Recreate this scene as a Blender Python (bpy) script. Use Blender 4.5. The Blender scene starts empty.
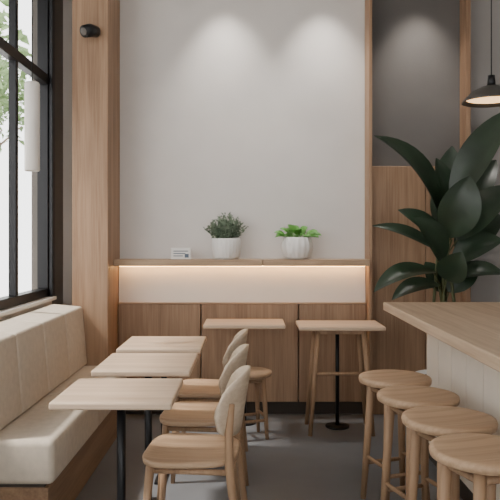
import bpy, bmesh, math, random
from mathutils import Vector, Matrix
random.seed(7)
scene=bpy.context.scene
COL=scene.collection

# ---------------- materials ----------------
def newmat(name):
    m=bpy.data.materials.new(name); m.use_nodes=True
    nt=m.node_tree; b=nt.nodes['Principled BSDF']
    return m,nt,b
def lin(c):
    return tuple(((v/255)/12.92 if v/255<=0.04045 else ((v/255+0.055)/1.055)**2.4) for v in c)+(1,)
def plain(name,c,rough=0.6,metal=0,noise=0.06,scale=6,bump=0.0,spec=0.5,bscale=80):
    m,nt,b=newmat(name)
    col=lin(c)
    tc=nt.nodes.new('ShaderNodeTexCoord')
    n=nt.nodes.new('ShaderNodeTexNoise'); n.inputs['Scale'].default_value=scale; n.inputs['Detail'].default_value=6
    nt.links.new(tc.outputs['Object'],n.inputs['Vector'])
    r=nt.nodes.new('ShaderNodeValToRGB')
    r.color_ramp.elements[0].position=0.3; r.color_ramp.elements[1].position=0.7
    r.color_ramp.elements[0].color=tuple(v*(1-noise) for v in col[:3])+(1,)
    r.color_ramp.elements[1].color=tuple(min(1,v*(1+noise)) for v in col[:3])+(1,)
    nt.links.new(n.outputs['Fac'],r.inputs['Fac']); nt.links.new(r.outputs['Color'],b.inputs['Base Color'])
    b.inputs['Roughness'].default_value=rough; b.inputs['Metallic'].default_value=metal
    b.inputs['Specular IOR Level'].default_value=spec
    if bump>0:
        n2=nt.nodes.new('ShaderNodeTexNoise'); n2.inputs['Scale'].default_value=bscale; n2.inputs['Detail'].default_value=4
        nt.links.new(tc.outputs['Object'],n2.inputs['Vector'])
        bp=nt.nodes.new('ShaderNodeBump'); bp.inputs['Strength'].default_value=bump; bp.inputs['Distance'].default_value=0.004
        nt.links.new(n2.outputs['Fac'],bp.inputs['Height']); nt.links.new(bp.outputs['Normal'],b.inputs['Normal'])
    return m
def wood(name,c1,c2,axis='Z',rough=0.5,scale=1.0):
    m,nt,b=newmat(name)
    tc=nt.nodes.new('ShaderNodeTexCoord'); mp=nt.nodes.new('ShaderNodeMapping')
    s=[14*scale]*3; s['XYZ'.index(axis)]=0.9*scale
    mp.inputs['Scale'].default_value=s
    nt.links.new(tc.outputs['Object'],mp.inputs['Vector'])
    n=nt.nodes.new('ShaderNodeTexNoise'); n.inputs['Scale'].default_value=1.0; n.inputs['Detail'].default_value=8; n.inputs['Distortion'].default_value=0.6
    nt.links.new(mp.outputs['Vector'],n.inputs['Vector'])
    mp2=nt.nodes.new('ShaderNodeMapping'); s2=[90*scale]*3; s2['XYZ'.index(axis)]=3*scale
    mp2.inputs['Scale'].default_value=s2; nt.links.new(tc.outputs['Object'],mp2.inputs['Vector'])
    n2=nt.nodes.new('ShaderNodeTexNoise'); n2.inputs['Scale'].default_value=1; n2.inputs['Detail'].default_value=3
    nt.links.new(mp2.outputs['Vector'],n2.inputs['Vector'])
    mx=nt.nodes.new('ShaderNodeMath'); mx.operation='MULTIPLY_ADD'; mx.inputs[1].default_value=0.35
    nt.links.new(n2.outputs['Fac'],mx.inputs[0])
    m3=nt.nodes.new('ShaderNodeMath'); m3.operation='MULTIPLY'; m3.inputs[1].default_value=0.65
    nt.links.new(n.outputs['Fac'],m3.inputs[0]); nt.links.new(m3.outputs[0],mx.inputs[2])
    r=nt.nodes.new('ShaderNodeValToRGB'); r.color_ramp.elements[0].position=0.36; r.color_ramp.elements[1].position=0.62
    r.color_ramp.elements[0].color=lin(c2); r.color_ramp.elements[1].color=lin(c1)
    nt.links.new(mx.outputs[0],r.inputs['Fac']); nt.links.new(r.outputs['Color'],b.inputs['Base Color'])
    b.inputs['Roughness'].default_value=rough; b.inputs['Specular IOR Level'].default_value=0.35
    bp=nt.nodes.new('ShaderNodeBump'); bp.inputs['Strength'].default_value=0.15; bp.inputs['Distance'].default_value=0.002
    nt.links.new(mx.outputs[0],bp.inputs['Height']); nt.links.new(bp.outputs['Normal'],b.inputs['Normal'])
    return m
def emis(name,c,s):
    m,nt,b=newmat(name); b.inputs['Emission Color'].default_value=lin(c); b.inputs['Emission Strength'].default_value=s
    b.inputs['Base Color'].default_value=lin(c); return m

M_wall=plain('plaster_wall',(220,215,211),0.85,noise=0.04,scale=2.5,bump=0.15)
M_white=plain('white_paint',(232,226,219),0.7,noise=0.02)
M_dark=plain('dark_plaster',(102,98,95),0.85,noise=0.10,scale=2,bump=0.2)
M_grey=plain('grey_plaster',(160,155,151),0.85,noise=0.05,scale=2)
M_jamb=plain('jamb_grey_paint',(110,104,98),0.8)
M_ceil=plain('ceiling_paint',(225,223,220),0.9,noise=0.02)
M_black=plain('black_metal',(34,34,36),0.4,0.5,noise=0.05)
M_lampgrey=plain('lamp_grey_metal',(78,74,70),0.4,0.3,noise=0.05)
M_woodZ=wood('oak_vertical',(172,140,112),(138,108,84),'Z')
M_woodX=wood('oak_horizontal',(190,162,134),(160,132,106),'X')
M_woodY=wood('oak_lengthwise',(206,183,158),(178,152,126),'Y')
M_woodD=wood('oak_bench_base',(156,126,98),(126,98,76),'Y')
M_table=wood('oak_table',(208,184,160),(182,156,132),'X',0.45)
M_stool=wood('oak_stool',(196,166,136),(166,136,108),'X',0.45)
M_leg=wood('oak_leg',(172,140,110),(140,110,84),'Z',0.5)
M_back=wood('ash_backrest',(220,202,180),(196,175,150),'Y',0.45)
M_bar=plain('bar_board_paint',(228,218,204),0.6,noise=0.03)
M_fabric=plain('linen_fabric',(205,192,175),0.95,noise=0.06,scale=30,bump=0.5,bscale=350,spec=0.2)
M_floor=plain('polished_concrete',(112,114,117),0.30,noise=0.12,scale=2.2,bump=0.05,bscale=12)
M_kickshade=plain('dark_kick_and_shade',(62,54,47),0.8)  # dark tone of bar kick and carcass, also painted shade below wainscot
M_ceramic=plain('white_ceramic',(232,230,227),0.45,noise=0.02)
M_led=emis('led_strip',(255,200,130),22)
M_lampglow=emis('lamp_diffuser',(255,206,145),2.5)
M_leafD=plain('rubber_leaf',(40,56,40),0.36,noise=0.35,scale=5)
M_leafG=plain('sage_leaf',(104,120,98),0.6,noise=0.3,scale=20)
M_leafB=plain('bright_leaf',(96,156,66),0.45,noise=0.25,scale=15)
M_stem=plain('plant_stem',(78,84,52),0.6)
M_soil=plain('potting_soil',(52,40,32),0.95,noise=0.3,scale=60)
M_tree=plain('street_tree_leaf',(120,145,96),0.7,noise=0.3)
M_bark=plain('bark',(128,112,98),0.9,noise=0.2)
M_pave=plain('pavement',(188,186,182),0.9)
M_fac=plain('facade_paint',(214,212,208),0.9)
M_facw=plain('facade_glass',(150,160,168),0.3)
M_navy=plain('printed_card_ink',(90,104,120),0.6)
# glass
M_glass=bpy.data.materials.new('window_glass'); M_glass.use_nodes=True
nt=M_glass.node_tree; nt.nodes.clear()
o=nt.nodes.new('ShaderNodeOutputMaterial'); t=nt.nodes.new('ShaderNodeBsdfTransparent'); g=nt.nodes.new('ShaderNodeBsdfGlossy')
g.inputs['Roughness'].default_value=0.02; mx=nt.nodes.new('ShaderNodeMixShader'); mx.inputs[0].default_value=0.05
nt.links.new(t.outputs[0],mx.inputs[1]); nt.links.new(g.outputs[0],mx.inputs[2]); nt.links.new(mx.outputs[0],o.inputs[0])

# ---------------- mesh helpers ----------------
def empty(name,loc=(0,0,0),rz=0):
    e=bpy.data.objects.new(name,None); e.location=loc; e.rotation_euler=(0,0,rz); e.empty_display_size=0.1
    COL.objects.link(e); return e
def obj(name,bm,mat,parent=None,smooth=False,bevel=0,seg=3,subsurf=0):
    me=bpy.data.meshes.new(name); bmesh.ops.recalc_face_normals(bm,faces=bm.faces); bm.to_mesh(me); bm.free()
    if isinstance(mat,(list,tuple)):
        for m in mat: me.materials.append(m)
    else: me.materials.append(mat)
    ob=bpy.data.objects.new(name,me); COL.objects.link(ob)
    if parent: ob.parent=parent
    if smooth:
        for p in me.polygons: p.use_smooth=True
    if bevel>0:
        b=ob.modifiers.new('bevel','BEVEL'); b.width=bevel; b.segments=seg; b.limit_method='ANGLE'; b.angle_limit=math.radians(35)
    if subsurf:
        s=ob.modifiers.new('sub','SUBSURF'); s.levels=subsurf; s.render_levels=subsurf
    return ob
def addbox(bm,x0,x1,y0,y1,z0,z1):
    vs=[bm.verts.new((x,y,z)) for x in (x0,x1) for y in (y0,y1) for z in (z0,z1)]
    for f in [(0,1,3,2),(4,6,7,5),(0,4,5,1),(2,3,7,6),(0,2,6,4),(1,5,7,3)]:
        bm.faces.new([vs[i] for i in f])
def box(name,x0,x1,y0,y1,z0,z1,mat,parent=None,bevel=0,seg=3,smooth=False):
    bm=bmesh.new(); addbox(bm,x0,x1,y0,y1,z0,z1)
    return obj(name,bm,mat,parent,smooth,bevel,seg)
def addtube(bm,pts,rads,seg=12,cap=True):
    pts=[Vector(p) for p in pts]; rings=[]
    prev=None
    for i,p in enumerate(pts):
        t=(pts[min(i+1,len(pts)-1)]-pts[max(i-1,0)]).normalized()
        a=Vector((1,0,0)) if abs(t.x)<0.9 else Vector((0,1,0))
        if prev is not None: a=prev
        u=(a-t*a.dot(t)).normalized(); v=t.cross(u); prev=u
        r=rads[i] if isinstance(rads,(list,tuple)) else rads
        rings.append([bm.verts.new(p+u*(r*math.cos(2*math.pi*k/seg))+v*(r*math.sin(2*math.pi*k/seg))) for k in range(seg)])
    for a,b in zip(rings,rings[1:]):
        for k in range(seg): bm.faces.new((a[k],a[(k+1)%seg],b[(k+1)%seg],b[k]))
    if cap:
        bm.faces.new(rings[0][::-1]); bm.faces.new(rings[-1])
def tube(name,pts,rads,mat,parent=None,seg=14):
    bm=bmesh.new(); addtube(bm,pts,rads,seg); ob=obj(name,bm,mat,parent,True)
    return ob
def lathe(name,prof,mat,parent=None,seg=40,loc=(0,0,0),ribs=0,ramp=0):
    bm=bmesh.new(); rings=[]
    for r,z in prof:
        if r<1e-5: rings.append([bm.verts.new((loc[0],loc[1],loc[2]+z))]); continue
        ring=[]
        for k in range(seg):
            a=2*math.pi*k/seg; rr=r*(1+(ramp*math.cos(a*ribs) if ribs else 0))
            ring.append(bm.verts.new((loc[0]+rr*math.cos(a),loc[1]+rr*math.sin(a),loc[2]+z)))
        rings.append(ring)
    for a,b in zip(rings,rings[1:]):
        if len(a)==1 and len(b)==1: continue
        for k in range(seg):
            k2=(k+1)%seg
            if len(a)==1: bm.faces.new((a[0],b[k2],b[k]))
            elif len(b)==1: bm.faces.new((a[k],a[k2],b[0]))
            else: bm.faces.new((a[k],a[k2],b[k2],b[k]))
    return obj(name,bm,mat,parent,True)
def addleaf(bm,base,tip,width,nrm,bend=0.0,fold=0.15,n=8,p=0.85,mi=0):
    base=Vector(base); tip=Vector(tip); ax=(tip-base); L=ax.length; nrm=Vector(nrm)
    nrm=(nrm-ax*(nrm.dot(ax)/L/L)).normalized(); rows=[]
    def C(t): return base+ax*t+nrm*(bend*L*4*t*(1-t)*(0.6+0.4*t))
    for i in range(n+1):
        t=i/n; c=C(t); tg=(C(min(1,t+.02))-C(max(0,t-.02))).normalized()
        s=tg.cross(nrm).normalized(); nn=s.cross(tg)
        w=max(0.004,math.sin(math.pi*min(1,max(0,t))**p)**0.75)*width/2
        if i in(0,n): w=width*0.02
        rows.append([bm.verts.new(c+s*(w*k)+nn*(abs(k)*w*fold*2)) for k in (-1,-0.5,0,0.5,1)])
    for a,b in zip(rows,rows[1:]):
        for k in range(4):
            f=bm.faces.new((a[k],a[k+1],b[k+1],b[k])); f.smooth=True; f.material_index=mi

# ---------------- room shell ----------------
F=650.0; CZ=1.35
YB=5.04; XL=-1.45; XR=3.0; H=3.42; YF=-1.6
box('floor',XL-0.15,XR+0.1,YF,YB+0.15,-0.1,0,M_floor)
box('ceiling',XL-0.15,XR+0.1,YF,YB+0.15,H,H+0.1,M_ceil)
box('wall_right',XR,XR+0.1,YF,YB,0,H,M_grey)
# back wall, in its three finishes
wb=empty('wall_back')
box('plaster_field',-1.45,0.905,YB,YB+0.15,0,H,M_wall,wb)
box('dark_field',0.905,1.67,YB,YB+0.15,0,H,M_dark,wb)
box('grey_field',1.67,XR,YB,YB+0.15,0,H,M_grey,wb)
# left wall
wl=empty('wall_left')
box('wall_below_window',XL-0.15,XL,YF,4.76,0,0.90,M_white,wl)
box('wall_beyond_window',XL-0.15,XL,4.76,YB,0,H,M_jamb,wl)
box('wall_above_window',XL-0.15,XL,YF,4.76,3.30,H,M_white,wl)
# unseen front wall and window opening, added so light comes mainly from left
wf=empty('wall_front_added')
box('front_left_pier',XL-0.15,-0.7,YF-0.15,YF,0,H,M_white,wf)
box('front_right_pier',2.3,XR+0.1,YF-0.15,YF,0,H,M_white,wf)
box('front_head',-0.7,2.3,YF-0.15,YF,2.7,H,M_white,wf)
box('front_apron',-0.7,2.3,YF-0.15,YF,0,0.5,M_white,wf)
w2=empty('window_front_added')
bm=bmesh.new()
for x in (-0.7,0.3,1.27,2.25): addbox(bm,x,x+0.05,YF-0.1,YF-0.03,0.5,2.7)
addbox(bm,-0.7,2.3,YF-0.1,YF-0.03,0.5,0.55); addbox(bm,-0.7,2.3,YF-0.1,YF-0.03,2.65,2.7)
obj('frame',bm,M_black,w2)
box('glass_pane',-0.7,2.3,YF-0.07,YF-0.065,0.5,2.7,M_glass,w2)
# window
w=empty('window_1')
bm=bmesh.new()
def fr(y0,y1,z0,z1,x0=XL-0.09,x1=XL-0.01): addbox(bm,x0,x1,y0,y1,z0,z1)
fr(YF,4.76,0.925,0.985); fr(YF,4.76,3.25,3.30); fr(4.70,4.76,0.985,3.25); 
for y in (4.06,2.6,1.2,-0.2,-1.6): fr(y,y+0.04,0.985,3.25,XL-0.06)
fr(YF,4.70,2.46,2.53,XL-0.065,XL-0.005)
obj('frame',bm,M_black,w,bevel=0.004,seg=1)
box('glass_pane',XL-0.055,XL-0.05,YF,4.75,0.95,3.28,M_glass,w)
box('sill',XL-0.14,XL+0.035,YF,4.76,0.90,0.925,M_white,w,bevel=0.004)
box('jamb_cover',XL+0.0,XL+0.02,4.70,4.77,0.925,H,M_black,w)
# column
box('trim_column',-1.265,-1.009,4.62,YB,0,H,M_woodZ,bevel=0.003,seg=1)
# central wall joinery
j=empty('trim_wainscot')
box('dark_base_strip',-1.005,0.885,4.99,YB,0,0.10,M_kickshade,j)  # no real kick: shade along the floor painted as a dark strip
for a,b in ((-1.005,-0.378),(-0.370,0.366),(0.374,0.885)):
    box('panel',a,b,4.955,YB,0.10,0.845,M_woodZ,j,bevel=0.003,seg=1)
box('cap',-1.005,0.885,4.95,YB,0.847,0.857,M_woodX,j)
box('recess_panel',-1.005,0.885,4.985,YB,0.857,1.139,M_white,j)
box('trim_right_fin',0.889,0.912,4.85,YB,0,H,M_woodZ,bevel=0.002,seg=1)
sh=empty('wall_shelf')
box('board_left',-1.007,0.092,4.80,YB,1.141,1.19,M_woodX,sh,bevel=0.003)
box('board_right',0.096,0.887,4.80,YB,1.141,1.19,M_woodX,sh,bevel=0.003)
box('led_strip',-0.99,0.87,4.93,4.945,1.133,1.1405,M_led,sh)
# right hand panels
p=empty('trim_wood_panel')
box('panel_a',0.915,1.34,4.97,YB,0.0,1.90,M_woodZ,p,bevel=0.003,seg=1)
box('panel_b',1.345,1.62,4.97,YB,0.0,1.90,M_woodZ,p,bevel=0.003,seg=1)
box('trim_post',1.625,1.665,4.90,YB,0,H,M_woodZ,bevel=0.003,seg=1)

# ---------------- bench ----------------
b=empty('banquette_bench')
Y0,Y1=2.88,4.61
box('base',-1.42,-0.90,Y0+0.02,Y1,0.0,0.235,M_woodD,b,bevel=0.004)
box('shadow_gap',-1.42,-0.92,Y0+0.03,Y1,0.235,0.25,M_kickshade,b)
for i,(a,c) in enumerate(((Y0,3.76),(3.764,Y1))):
    box('seat_cushion',-1.30,-0.87,a,c,0.25,0.45,M_fabric,b,bevel=0.03,seg=5,smooth=True)
ys=[Y0,3.30,3.735,4.17,Y1]
for a,c in zip(ys,ys[1:]):
    bm=bmesh.new()
    prof=[(-1.42,0.25),(-1.31,0.25),(-1.295,0.452),(-1.15,0.455),(-1.185,0.865),(-1.40,0.885)]
    A=[bm.verts.new((x,a+0.001,z)) for x,z in prof]; B=[bm.verts.new((x,c-0.001,z)) for x,z in prof]
    bm.faces.new(A); bm.faces.new(B[::-1])
    for k in range(len(prof)): bm.faces.new((A[k],B[k],B[(k+1)%len(prof)],A[(k+1)%len(prof)]))
    obj('back_cushion',bm,M_fabric,b,True,bevel=0.018,seg=4)

# ---------------- cafe tables ----------------
def cafe_table(x,y,wx,wy):
    e=empty('cafe_table',(x,y,0))
    box('top',-wx/2,wx/2,-wy/2,wy/2,0.722,0.75,M_table,e,bevel=0.008)
    box('plate',-0.10,0.10,-0.10,0.10,0.712,0.722,M_black,e)
    tube('pedestal',[(0,0,0.01),(0,0,0.713)],0.018,M_black,e)
    box('foot',-0.03,0.03,-0.19,0.19,0,0.014,M_black,e,bevel=0.004)
    return e
cafe_table(-0.51,2.575,0.45,0.42)
cafe_table(-0.495,3.165,0.45,0.46)
cafe_table(-0.495,3.745,0.46,0.46)
def wall_table(x,y,wx,wy,legs):
    e=empty('wall_table',(x,y,0))
    box('top',-wx/2,wx/2,-wy/2,wy/2,0.722,0.75,M_table,e,bevel=0.008)
    tube('pedestal',[(0,0.09,0.01),(0,0.09,0.72)],0.014,M_black,e)
    lathe('foot',[(0,0),(0.085,0),(0.085,0.01),(0.03,0.016),(0,0.016)],M_black,e,loc=(0,0.09,0))
    if legs:
        for sx in(-1,1):
            for yy in (-0.12,0.15):
                tube('leg',[(sx*0.215,yy*1.05,0),(sx*0.155,yy*0.8,0.722)],[0.014,0.02],M_leg,e)
        tube('stretcher',[(-0.18,-0.107,0.42),(0.18,-0.107,0.42)],0.012,M_leg,e)
        box('apron',-0.17,0.17,-0.115,0.13,0.69,0.722,M_leg,e,bevel=0.004)
    return e
wall_table(-0.04,4.66,0.57,0.36,False)
wall_table(0.625,4.56,0.585,0.36,True)

# ---------------- chairs ----------------
def chair(x,y,rz,scale=1.0):
    # front faces local -X, backrest at +X
    e=empty('dining_chair',(x,y,0),rz)
    # seat
    bm=bmesh.new(); n=36; top=[];bot=[]
    for k in range(n):
        a=2*math.pi*k/n; ca,sa=math.cos(a),math.sin(a)
        ex=abs(ca)**0.55*(1 if ca>0 else -1); ey=abs(sa)**0.55*(1 if sa>0 else -1)
        wy=0.205-0.02*ex
        top.append((ex*0.20,ey*wy)); 
    rings=[]
    for s,zt in ((0.0,0.437),(0.45,0.438),(0.8,0.444),(0.96,0.45),(1.0,0.444),(0.985,0.430),(0.92,0.422),(0,0.42)):
        if s==0: rings.append([bm.verts.new((0,0,zt))])
        else: rings.append([bm.verts.new((px*s,py*s,zt)) for px,py in top])
    for A,B in zip(rings,rings[1:]):
        for k in range(n):
            k2=(k+1)%n
            if len(A)==1: bm.faces.new((A[0],B[k],B[k2]))
            elif len(B)==1: bm.faces.new((A[k],A[k2],B[0]))
            else: bm.faces.new((A[k],A[k2],B[k2],B[k]))
    obj('seat',bm,M_stool,e,True)
    for s in(-1,1):
        tube('front_leg',[(-0.185,s*0.19,0),(-0.15,s*0.165,0.425)],[0.012,0.019],M_leg,e)
        tube('rear_leg',[(0.225,s*0.185,0),(0.175,s*0.175,0.42),(0.172,s*0.172,0.56),(0.185,s*0.168,0.68)],[0.012,0.019,0.017,0.011],M_leg,e)
        tube('side_rail',[(-0.15,s*0.165,0.405),(0.178,s*0.174,0.405)],0.012,M_leg,e)
    tube('rear_rail',[(0.178,-0.174,0.405),(0.178,0.174,0.405)],0.012,M_leg,e)
    tube('front_rail',[(-0.15,-0.165,0.405),(-0.15,0.165,0.405)],0.012,M_leg,e)
    # bent backrest
    bm=bmesh.new(); R=0.27; na=18; nz=8; g=[]
    for side in (0,1):
        rows=[]
        for i in range(na+1):
            u=-1+2*i/na; a=u*0.88
            hh=0.118*(1-abs(u)**3.2)**0.55+0.012
            row=[]
            for k in range(nz+1):
                v=-1+2*k/nz
                z=0.668+v*hh-0.02*abs(u)
                r=R+(0.007 if side else -0.007)
                cx=0.215-R+ (z-0.62)*0.16
                row.append(bm.verts.new((cx+r*math.cos(a),r*1.0*math.sin(a),z)))
            rows.append(row)
        g.append(rows)
    for rows in g:
        for i in range(na):
            for k in range(nz): bm.faces.new((rows[i][k],rows[i+1][k],rows[i+1][k+1],rows[i][k+1]))
    A,B=g
    for i in range(na):
        bm.faces.new((A[i][0],A[i+1][0],B[i+1][0],B[i][0])); bm.faces.new((A[i][nz],A[i+1][nz],B[i+1][nz],B[i][nz]))
    for k in range(nz):
        bm.faces.new((A[0][k],A[0][k+1],B[0][k+1],B[0][k])); bm.faces.new((A[na][k],A[na][k+1],B[na][k+1],B[na][k]))
    obj('backrest',bm,M_back,e,True)
    return e
chair(-0.245,2.80,math.radians(-4))
chair(-0.255,3.38,math.radians(-4))
chair(-0.26,3.95,math.radians(-4))
def low_stool(name,x,y,h,r,leg_r=0.016,sp=0.03):
    e=empty(name,(x,y,0),math.radians(18))
    t=0.034
    lathe('seat',[(0,h-0.006),(r*0.6,h-0.004),(r*0.9,h),(r*0.98,h-0.004),(r,h-0.014),(r*0.985,h-t+0.004),(r*0.93,h-t),(0,h-t)],M_stool,e,seg=48)
    rt=r*0.66; rb=rt+sp
    lg=[]
    for k in range(4):
        a=math.pi/4+k*math.pi/2
        P=Vector((rb*math.cos(a),rb*math.sin(a),0)); Q=Vector((rt*math.cos(a),rt*math.sin(a),h-t+0.004))
        tube('leg',[P,(P+Q)/2,Q],[leg_r*0.75,leg_r,leg_r*1.1],M_leg,e); lg.append((P,Q))
    for k in range(4):
        f=0.36 if k%2 else 0.30
        A=lg[k][0].lerp(lg[k][1],f); B=lg[(k+1)%4][0].lerp(lg[(k+1)%4][1],f)
        tube('stretcher',[A,B],0.010,M_leg,e,10)
        f=0.93
        A=lg[k][0].lerp(lg[k][1],f); B=lg[(k+1)%4][0].lerp(lg[(k+1)%4][1],f)
        tube('apron_rail',[A,B],0.013,M_leg,e,10)
    return e
low_stool('low_stool',0.0,4.42,0.45,0.15)
for x,y in ((0.735,3.30),(0.755,2.925),(0.78,2.55),(0.785,2.17)):
    low_stool('bar_stool',x,y,0.65,0.182,0.019,0.045)

# ---------------- bar counter ----------------
c=empty('bar_counter')
box('countertop',0.831,1.75,0.6,4.06,0.90,0.95,M_woodY,c,bevel=0.006)
box('carcass',1.105,1.70,0.65,4.0,0.0,0.90,M_kickshade,c)
box('end_board',1.09,1.70,4.0,4.012,0.0,0.90,M_bar,c)
y=4.0
while y>0.66:
    y2=max(y-0.24,0.65)
    box('front_board',1.09,1.105,y2+0.003,y-0.003,0.10,0.899,M_bar,c,bevel=0.002,seg=2); y=y2
box('dark_base_strip',1.097,1.105,0.65,4.0,0.0,0.10,M_kickshade,c)

# ---------------- pendant lamps ----------------
e=empty('cylinder_pendant_lamp',(-1.19,3.55,0))
lathe('shade',[(0.0,2.20),(0.035,2.20),(0.0405,2.19),(0.0405,1.72),(0.036,1.715),(0.034,1.73),(0.034,1.9),(0,1.9)],M_white,e,28)
tube('cord',[(0,0,2.2),(0,0,H-0.02)],0.003,M_black,e,8)
lathe('canopy',[(0,H),(0.04,H),(0.04,H-0.02),(0,H-0.02)],M_white,e)
px,py_=1.27,3.42
e=empty('dome_pendant_lamp',(px,py_,0))
zb=2.065
lathe('shade',[(0.02,zb+0.085),(0.05,zb+0.08),(0.10,zb+0.055),(0.145,zb+0.012),(0.15,zb),(0.146,zb),(0.14,zb+0.010),(0.097,zb+0.050),(0.05,zb+0.073),(0.0,zb+0.075)],M_lampgrey,e)
lathe('diffuser',[(0,zb+0.012),(0.10,zb+0.012),(0.128,zb+0.018),(0.12,zb+0.022),(0,zb+0.022)],M_lampglow,e)
lathe('socket',[(0,zb+0.14),(0.018,zb+0.14),(0.022,zb+0.08),(0,zb+0.08)],M_black,e)
tube('cord',[(0,0,zb+0.13),(0,0,H-0.02)],0.003,M_black,e,8)
lathe('canopy',[(0,H),(0.05,H),(0.05,H-0.02),(0,H-0.02)],M_black,e)
# column spotlight
e=empty('wall_spotlight',(-1.12,4.60,2.80))
tube('bracket',[(0,0.02,0.03),(0,-0.05,0.03)],0.012,M_black,e)
tube('head',[(0.03,0.0,0.01),(-0.0,-0.06,0.0),(-0.03,-0.10,-0.02)],[0.040,0.046,0.042],M_black,e,24)
tube('lens',[(-0.0295,-0.0995,-0.0195),(-0.034,-0.106,-0.022)],[0.026,0.026],M_jamb,e,20)

# downlights
for x,pw in ((-0.19,62),(0.56,62),(1.30,66)):
    e=empty('ceiling_downlight',(x,4.72,H))
    lathe('trim_ring',[(0.03,-0.001),(0.055,-0.001),(0.055,-0.012),(0.035,-0.012),(0.03,-0.004)],M_white,e)
    lathe('bulb',[(0,-0.002),(0.03,-0.002),(0.028,-0.006),(0,-0.006)],M_lampglow,e)
    L=bpy.data.lights.new('spot','SPOT'); L.energy=pw; L.spot_size=math.radians(70); L.spot_blend=1.0; L.color=(1,0.94,0.87); L.shadow_soft_size=0.05
    lo=bpy.data.objects.new('lamp',L); COL.objects.link(lo); lo.parent=e; lo.location=(0,0,-0.03)
    lo.rotation_euler=(math.radians(13),0,0)

# ---------------- shelf plants and card ----------------
zs=1.1905
e=empty('potted_sage_plant',(-0.18,4.91,zs))
lathe('pot',[(0,0),(0.085,0),(0.098,0.02),(0.108,0.08),(0.108,0.15),(0.104,0.157),(0.098,0.15),(0.098,0.13),(0,0.13)],M_ceramic,e,96,ribs=24,ramp=0.018)
lathe('soil',[(0,0.135),(0.098,0.135)],M_soil,e)
bm=bmesh.new()
for i in range(100):
    a=random.uniform(0,2*math.pi); rr=random.uniform(0,1)**0.5
    top=Vector((math.cos(a)*rr*0.165,math.sin(a)*rr*0.08,0.16+ (1-rr**2*0.65)*0.185*random.uniform(.7,1.05)))
    bs=Vector((top.x*0.35,top.y*0.35,0.12))
    addtube(bm,[bs,(bs+top)/2+Vector((0,0,0.01)),top],0.0016,5)
    for k in range(12):
        t=0.35+0.65*k/11; q=bs.lerp(top,t)
        d=Vector((random.uniform(-1,1),random.uniform(-1,1),random.uniform(-.1,1))).normalized()
        addleaf(bm,q,q+d*random.uniform(.018,.030),0.011,(random.uniform(-1,1),-1,1),0.1,n=3)
obj('foliage',bm,M_leafG,e,True)
e=empty('potted_basil_plant',(0.355,4.90,zs))
lathe('pot',[(0,0),(0.07,0),(0.10,0.02),(0.117,0.07),(0.117,0.11),(0.104,0.155),(0.098,0.165),(0.092,0.158),(0.092,0.145),(0,0.145)],M_ceramic,e,96,ribs=16,ramp=0.022)
lathe('soil',[(0,0.148),(0.093,0.148)],M_soil,e)
bm=bmesh.new()
for i in range(52):
    a=random.uniform(0,2*math.pi); el=random.uniform(0.15,1.3)
    L=random.uniform(0.11,0.165)
    d=Vector((math.cos(a)*math.cos(el)*1.1,math.sin(a)*math.cos(el)*0.5,math.sin(el)*0.72))
    bs=Vector((math.cos(a)*0.02,math.sin(a)*0.02,0.14)); mid=bs+d*L*0.5+Vector((0,0,0.02)); 
    addtube(bm,[bs,mid],0.002,5)
    addleaf(bm,mid,bs+d*L*1.05+Vector((0,0,0.005)),0.052,(0,-0.5,1),0.14,n=6)
obj('foliage',bm,M_leafB,e,True)
e=empty('tabletop_card_box',(-0.52,4.90,zs))
box('card_box',-0.075,0.075,-0.02,0.02,0,0.085,M_ceramic,e,bevel=0.004)
for k in range(3):
    box('printed_line',-0.055,0.055-0.02*k,-0.0215,-0.0195,0.058-0.018*k,0.064-0.018*k,M_navy,e)
box('printed_label',0.03,0.06,-0.0215,-0.0195,0.012,0.04,M_navy,e)

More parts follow.
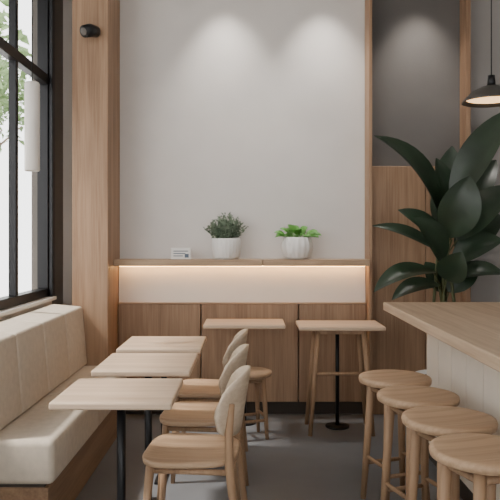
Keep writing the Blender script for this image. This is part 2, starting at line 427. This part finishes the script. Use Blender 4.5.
# ---------------- large plant ----------------
PX,PY=1.33,4.52
e=empty('potted_rubber_plant',(PX,PY,0))
lathe('pot',[(0,0),(0.13,0),(0.16,0.03),(0.185,0.36),(0.185,0.40),(0.175,0.40),(0.17,0.36),(0,0.36)],M_ceramic,e,48)
lathe('soil',[(0,0.37),(0.172,0.37)],M_soil,e)
def W(x,y,d): 
    k=d/F; return Vector(((x-250)*k-PX, d-PY, CZ-(y-238)*k))
bm=bmesh.new()
leaves=[ # base px, tip px, base d, tip d, width, bend, normal
 ((441,222),(374,136),4.5,4.35,0.27,0.16,(0.5,-0.7,0.6)),
 ((446,215),(452,146),4.5,4.62,0.22,-0.05,(-.3,-1,.2)),
 ((448,210),(436,158),4.52,4.55,0.18,0.05,(.5,-1,.1)),
 ((452,205),(514,108),4.5,4.45,0.25,0.10,(-.6,-.8,.4)),
 ((450,238),(470,176),4.4,4.30,0.27,0.10,(-.2,-1,.2)),
 ((456,240),(514,186),4.45,4.35,0.24,0.12,(-.4,-.9,.6)),
 ((444,262),(414,218),4.4,4.25,0.22,0.12,(.4,-1,.4)),
 ((440,252),(372,226),4.45,4.4,0.12,0.12,(.2,-.8,.8)),
 ((436,272),(374,292),4.4,4.25,0.18,0.18,(-.1,-.6,1)),
 ((440,285),(392,300),4.45,4.35,0.16,0.16,(-.1,-.6,1)),
 ((452,262),(503,240),4.45,4.35,0.22,0.14,(-.2,-.8,.8)),
 ((452,278),(505,275),4.5,4.4,0.18,0.16,(0,-.7,1)),
 ((446,280),(462,252),4.35,4.2,0.20,0.1,(-.1,-1,.4)),
 ((450,240),(432,196),4.6,4.7,0.2,0.05,(.3,-1,.2)),
 ((455,225),(496,160),4.6,4.7,0.22,0.1,(-.4,-1,.3)),
 ((440,292),(425,262),4.55,4.6,0.17,0.1,(.3,-1,.4)),
 ((442,240),(398,210),4.55,4.5,0.15,0.12,(.3,-1,.5)),
 ((448,292),(478,262),4.5,4.5,0.18,0.1,(-.2,-1,.4)),
 ((455,250),(500,215),4.6,4.7,0.24,0.08,(-.3,-1,.4)),
]
for (bx,by),(tx,ty),bd,td,wd,bn,nr in leaves:
    addleaf(bm,W(bx,by,bd),W(tx,ty,td),wd,nr,bn,0.16,12,0.9)
obj('leaves',bm,M_leafD,e,True)
bm=bmesh.new()
trunks=[(-0.04,0.0),(0.03,0.03),(0.06,-0.04),(0,-0.06)]
for i,(bx,by) in enumerate(trunks):
    addtube(bm,[(bx,by,0.36),(bx*1.3,by,0.9),(bx*0.6-0.0,by*.6,1.25),(bx*.8+0.02,by*.4,1.58-0.12*i)],[0.014,0.012,0.010,0.006],8)
for (bx,by),(tx,ty),bd,td,wd,bn,nr in leaves:
    q=W(bx,by,bd); s=Vector((0.01,0,q.z-0.16)); q2=W(tx,ty,td)
    addtube(bm,[s,(s+q)/2+Vector((0,0,0.0)),q+(q2-q)*0.04],[0.008,0.006,0.005],6)
obj('stems',bm,M_stem,e,True)

# ---------------- outside ----------------
box('ground_outside',-16,XL-0.2,-8,16,-0.25,-0.12,M_pave)
box('trim_added_sun_block',XL-0.15-0.7,XL-0.15,YF,YB+0.1,3.40,3.46,M_black)  # added slab, no real awning; limits the sun reaching the floor
e=empty('street_building')
box('facade',-12,-11,-8,20,-0.12,9,M_fac,e)
for yy in range(-6,19,3):
    for zz in (0.8,4.2):
        box('facade_window',-11.02,-10.98,yy,yy+1.3,zz,zz+2.2,M_facw,e)
def tree(x,y,h,r):
    e=empty('street_tree',(x,y,-0.12))
    tube('trunk',[(0,0,0),(0.05,0,h*0.5),(0,0.05,h)],[0.13,0.10,0.05],M_bark,e)
    bm=bmesh.new()
    for i in range(7):
        a=i*0.9+0.3; d=Vector((math.cos(a)*r*.7,math.sin(a)*r*.7,h*.3+random.uniform(-.1,.5)))
        addtube(bm,[(0,0,h*.55),(d.x*.5,d.y*.5,h*.55+d.z*.6),(d.x,d.y,h*.55+d.z)],[.05,.03,.015],6)
    obj('branches',bm,M_bark,e,True)
    bm=bmesh.new()
    for i in range(1500):
        v=Vector((random.gauss(0,1),random.gauss(0,1),random.gauss(0,.6))); v=v.normalized()*r*random.uniform(.35,1)
        v.z*=0.75
        q=v+Vector((0,0,h+0.1)); d=Vector((random.uniform(-1,1),random.uniform(-1,1),random.uniform(-1,.4))).normalized()
        addleaf(bm,q,q+d*0.22,0.12,(random.uniform(-1,1),random.uniform(-1,1),1),0.1,n=2)
    obj('crown',bm,M_tree,e,True)
tree(-4.6,8.6,4.0,1.6); tree(-6.0,13.5,4.4,1.7)

# ---------------- lights ----------------
S=bpy.data.lights.new('sun','SUN'); S.energy=6.0; S.angle=math.radians(5); S.color=(1,0.95,0.88)
so=bpy.data.objects.new('sun',S); COL.objects.link(so)
el=math.radians(54); az=Vector((1,0.22,0)).normalized()
d=Vector((az.x*math.cos(el),az.y*math.cos(el),-math.sin(el)))
so.rotation_euler=d.to_track_quat('-Z','Y').to_euler()
wd=bpy.data.worlds.new('world'); scene.world=wd; wd.use_nodes=True
bg=wd.node_tree.nodes['Background']; bg.inputs[0].default_value=(0.98,0.98,0.97,1); bg.inputs[1].default_value=4.4

# ---------------- camera ----------------
cam=bpy.data.cameras.new('camera'); co=bpy.data.objects.new('camera',cam); COL.objects.link(co)
co.location=(0,0,CZ); co.rotation_euler=(math.pi/2,0,0)
cam.sensor_width=36; cam.lens=36*F/500; cam.shift_y=-12/500; cam.clip_start=0.05
scene.camera=co
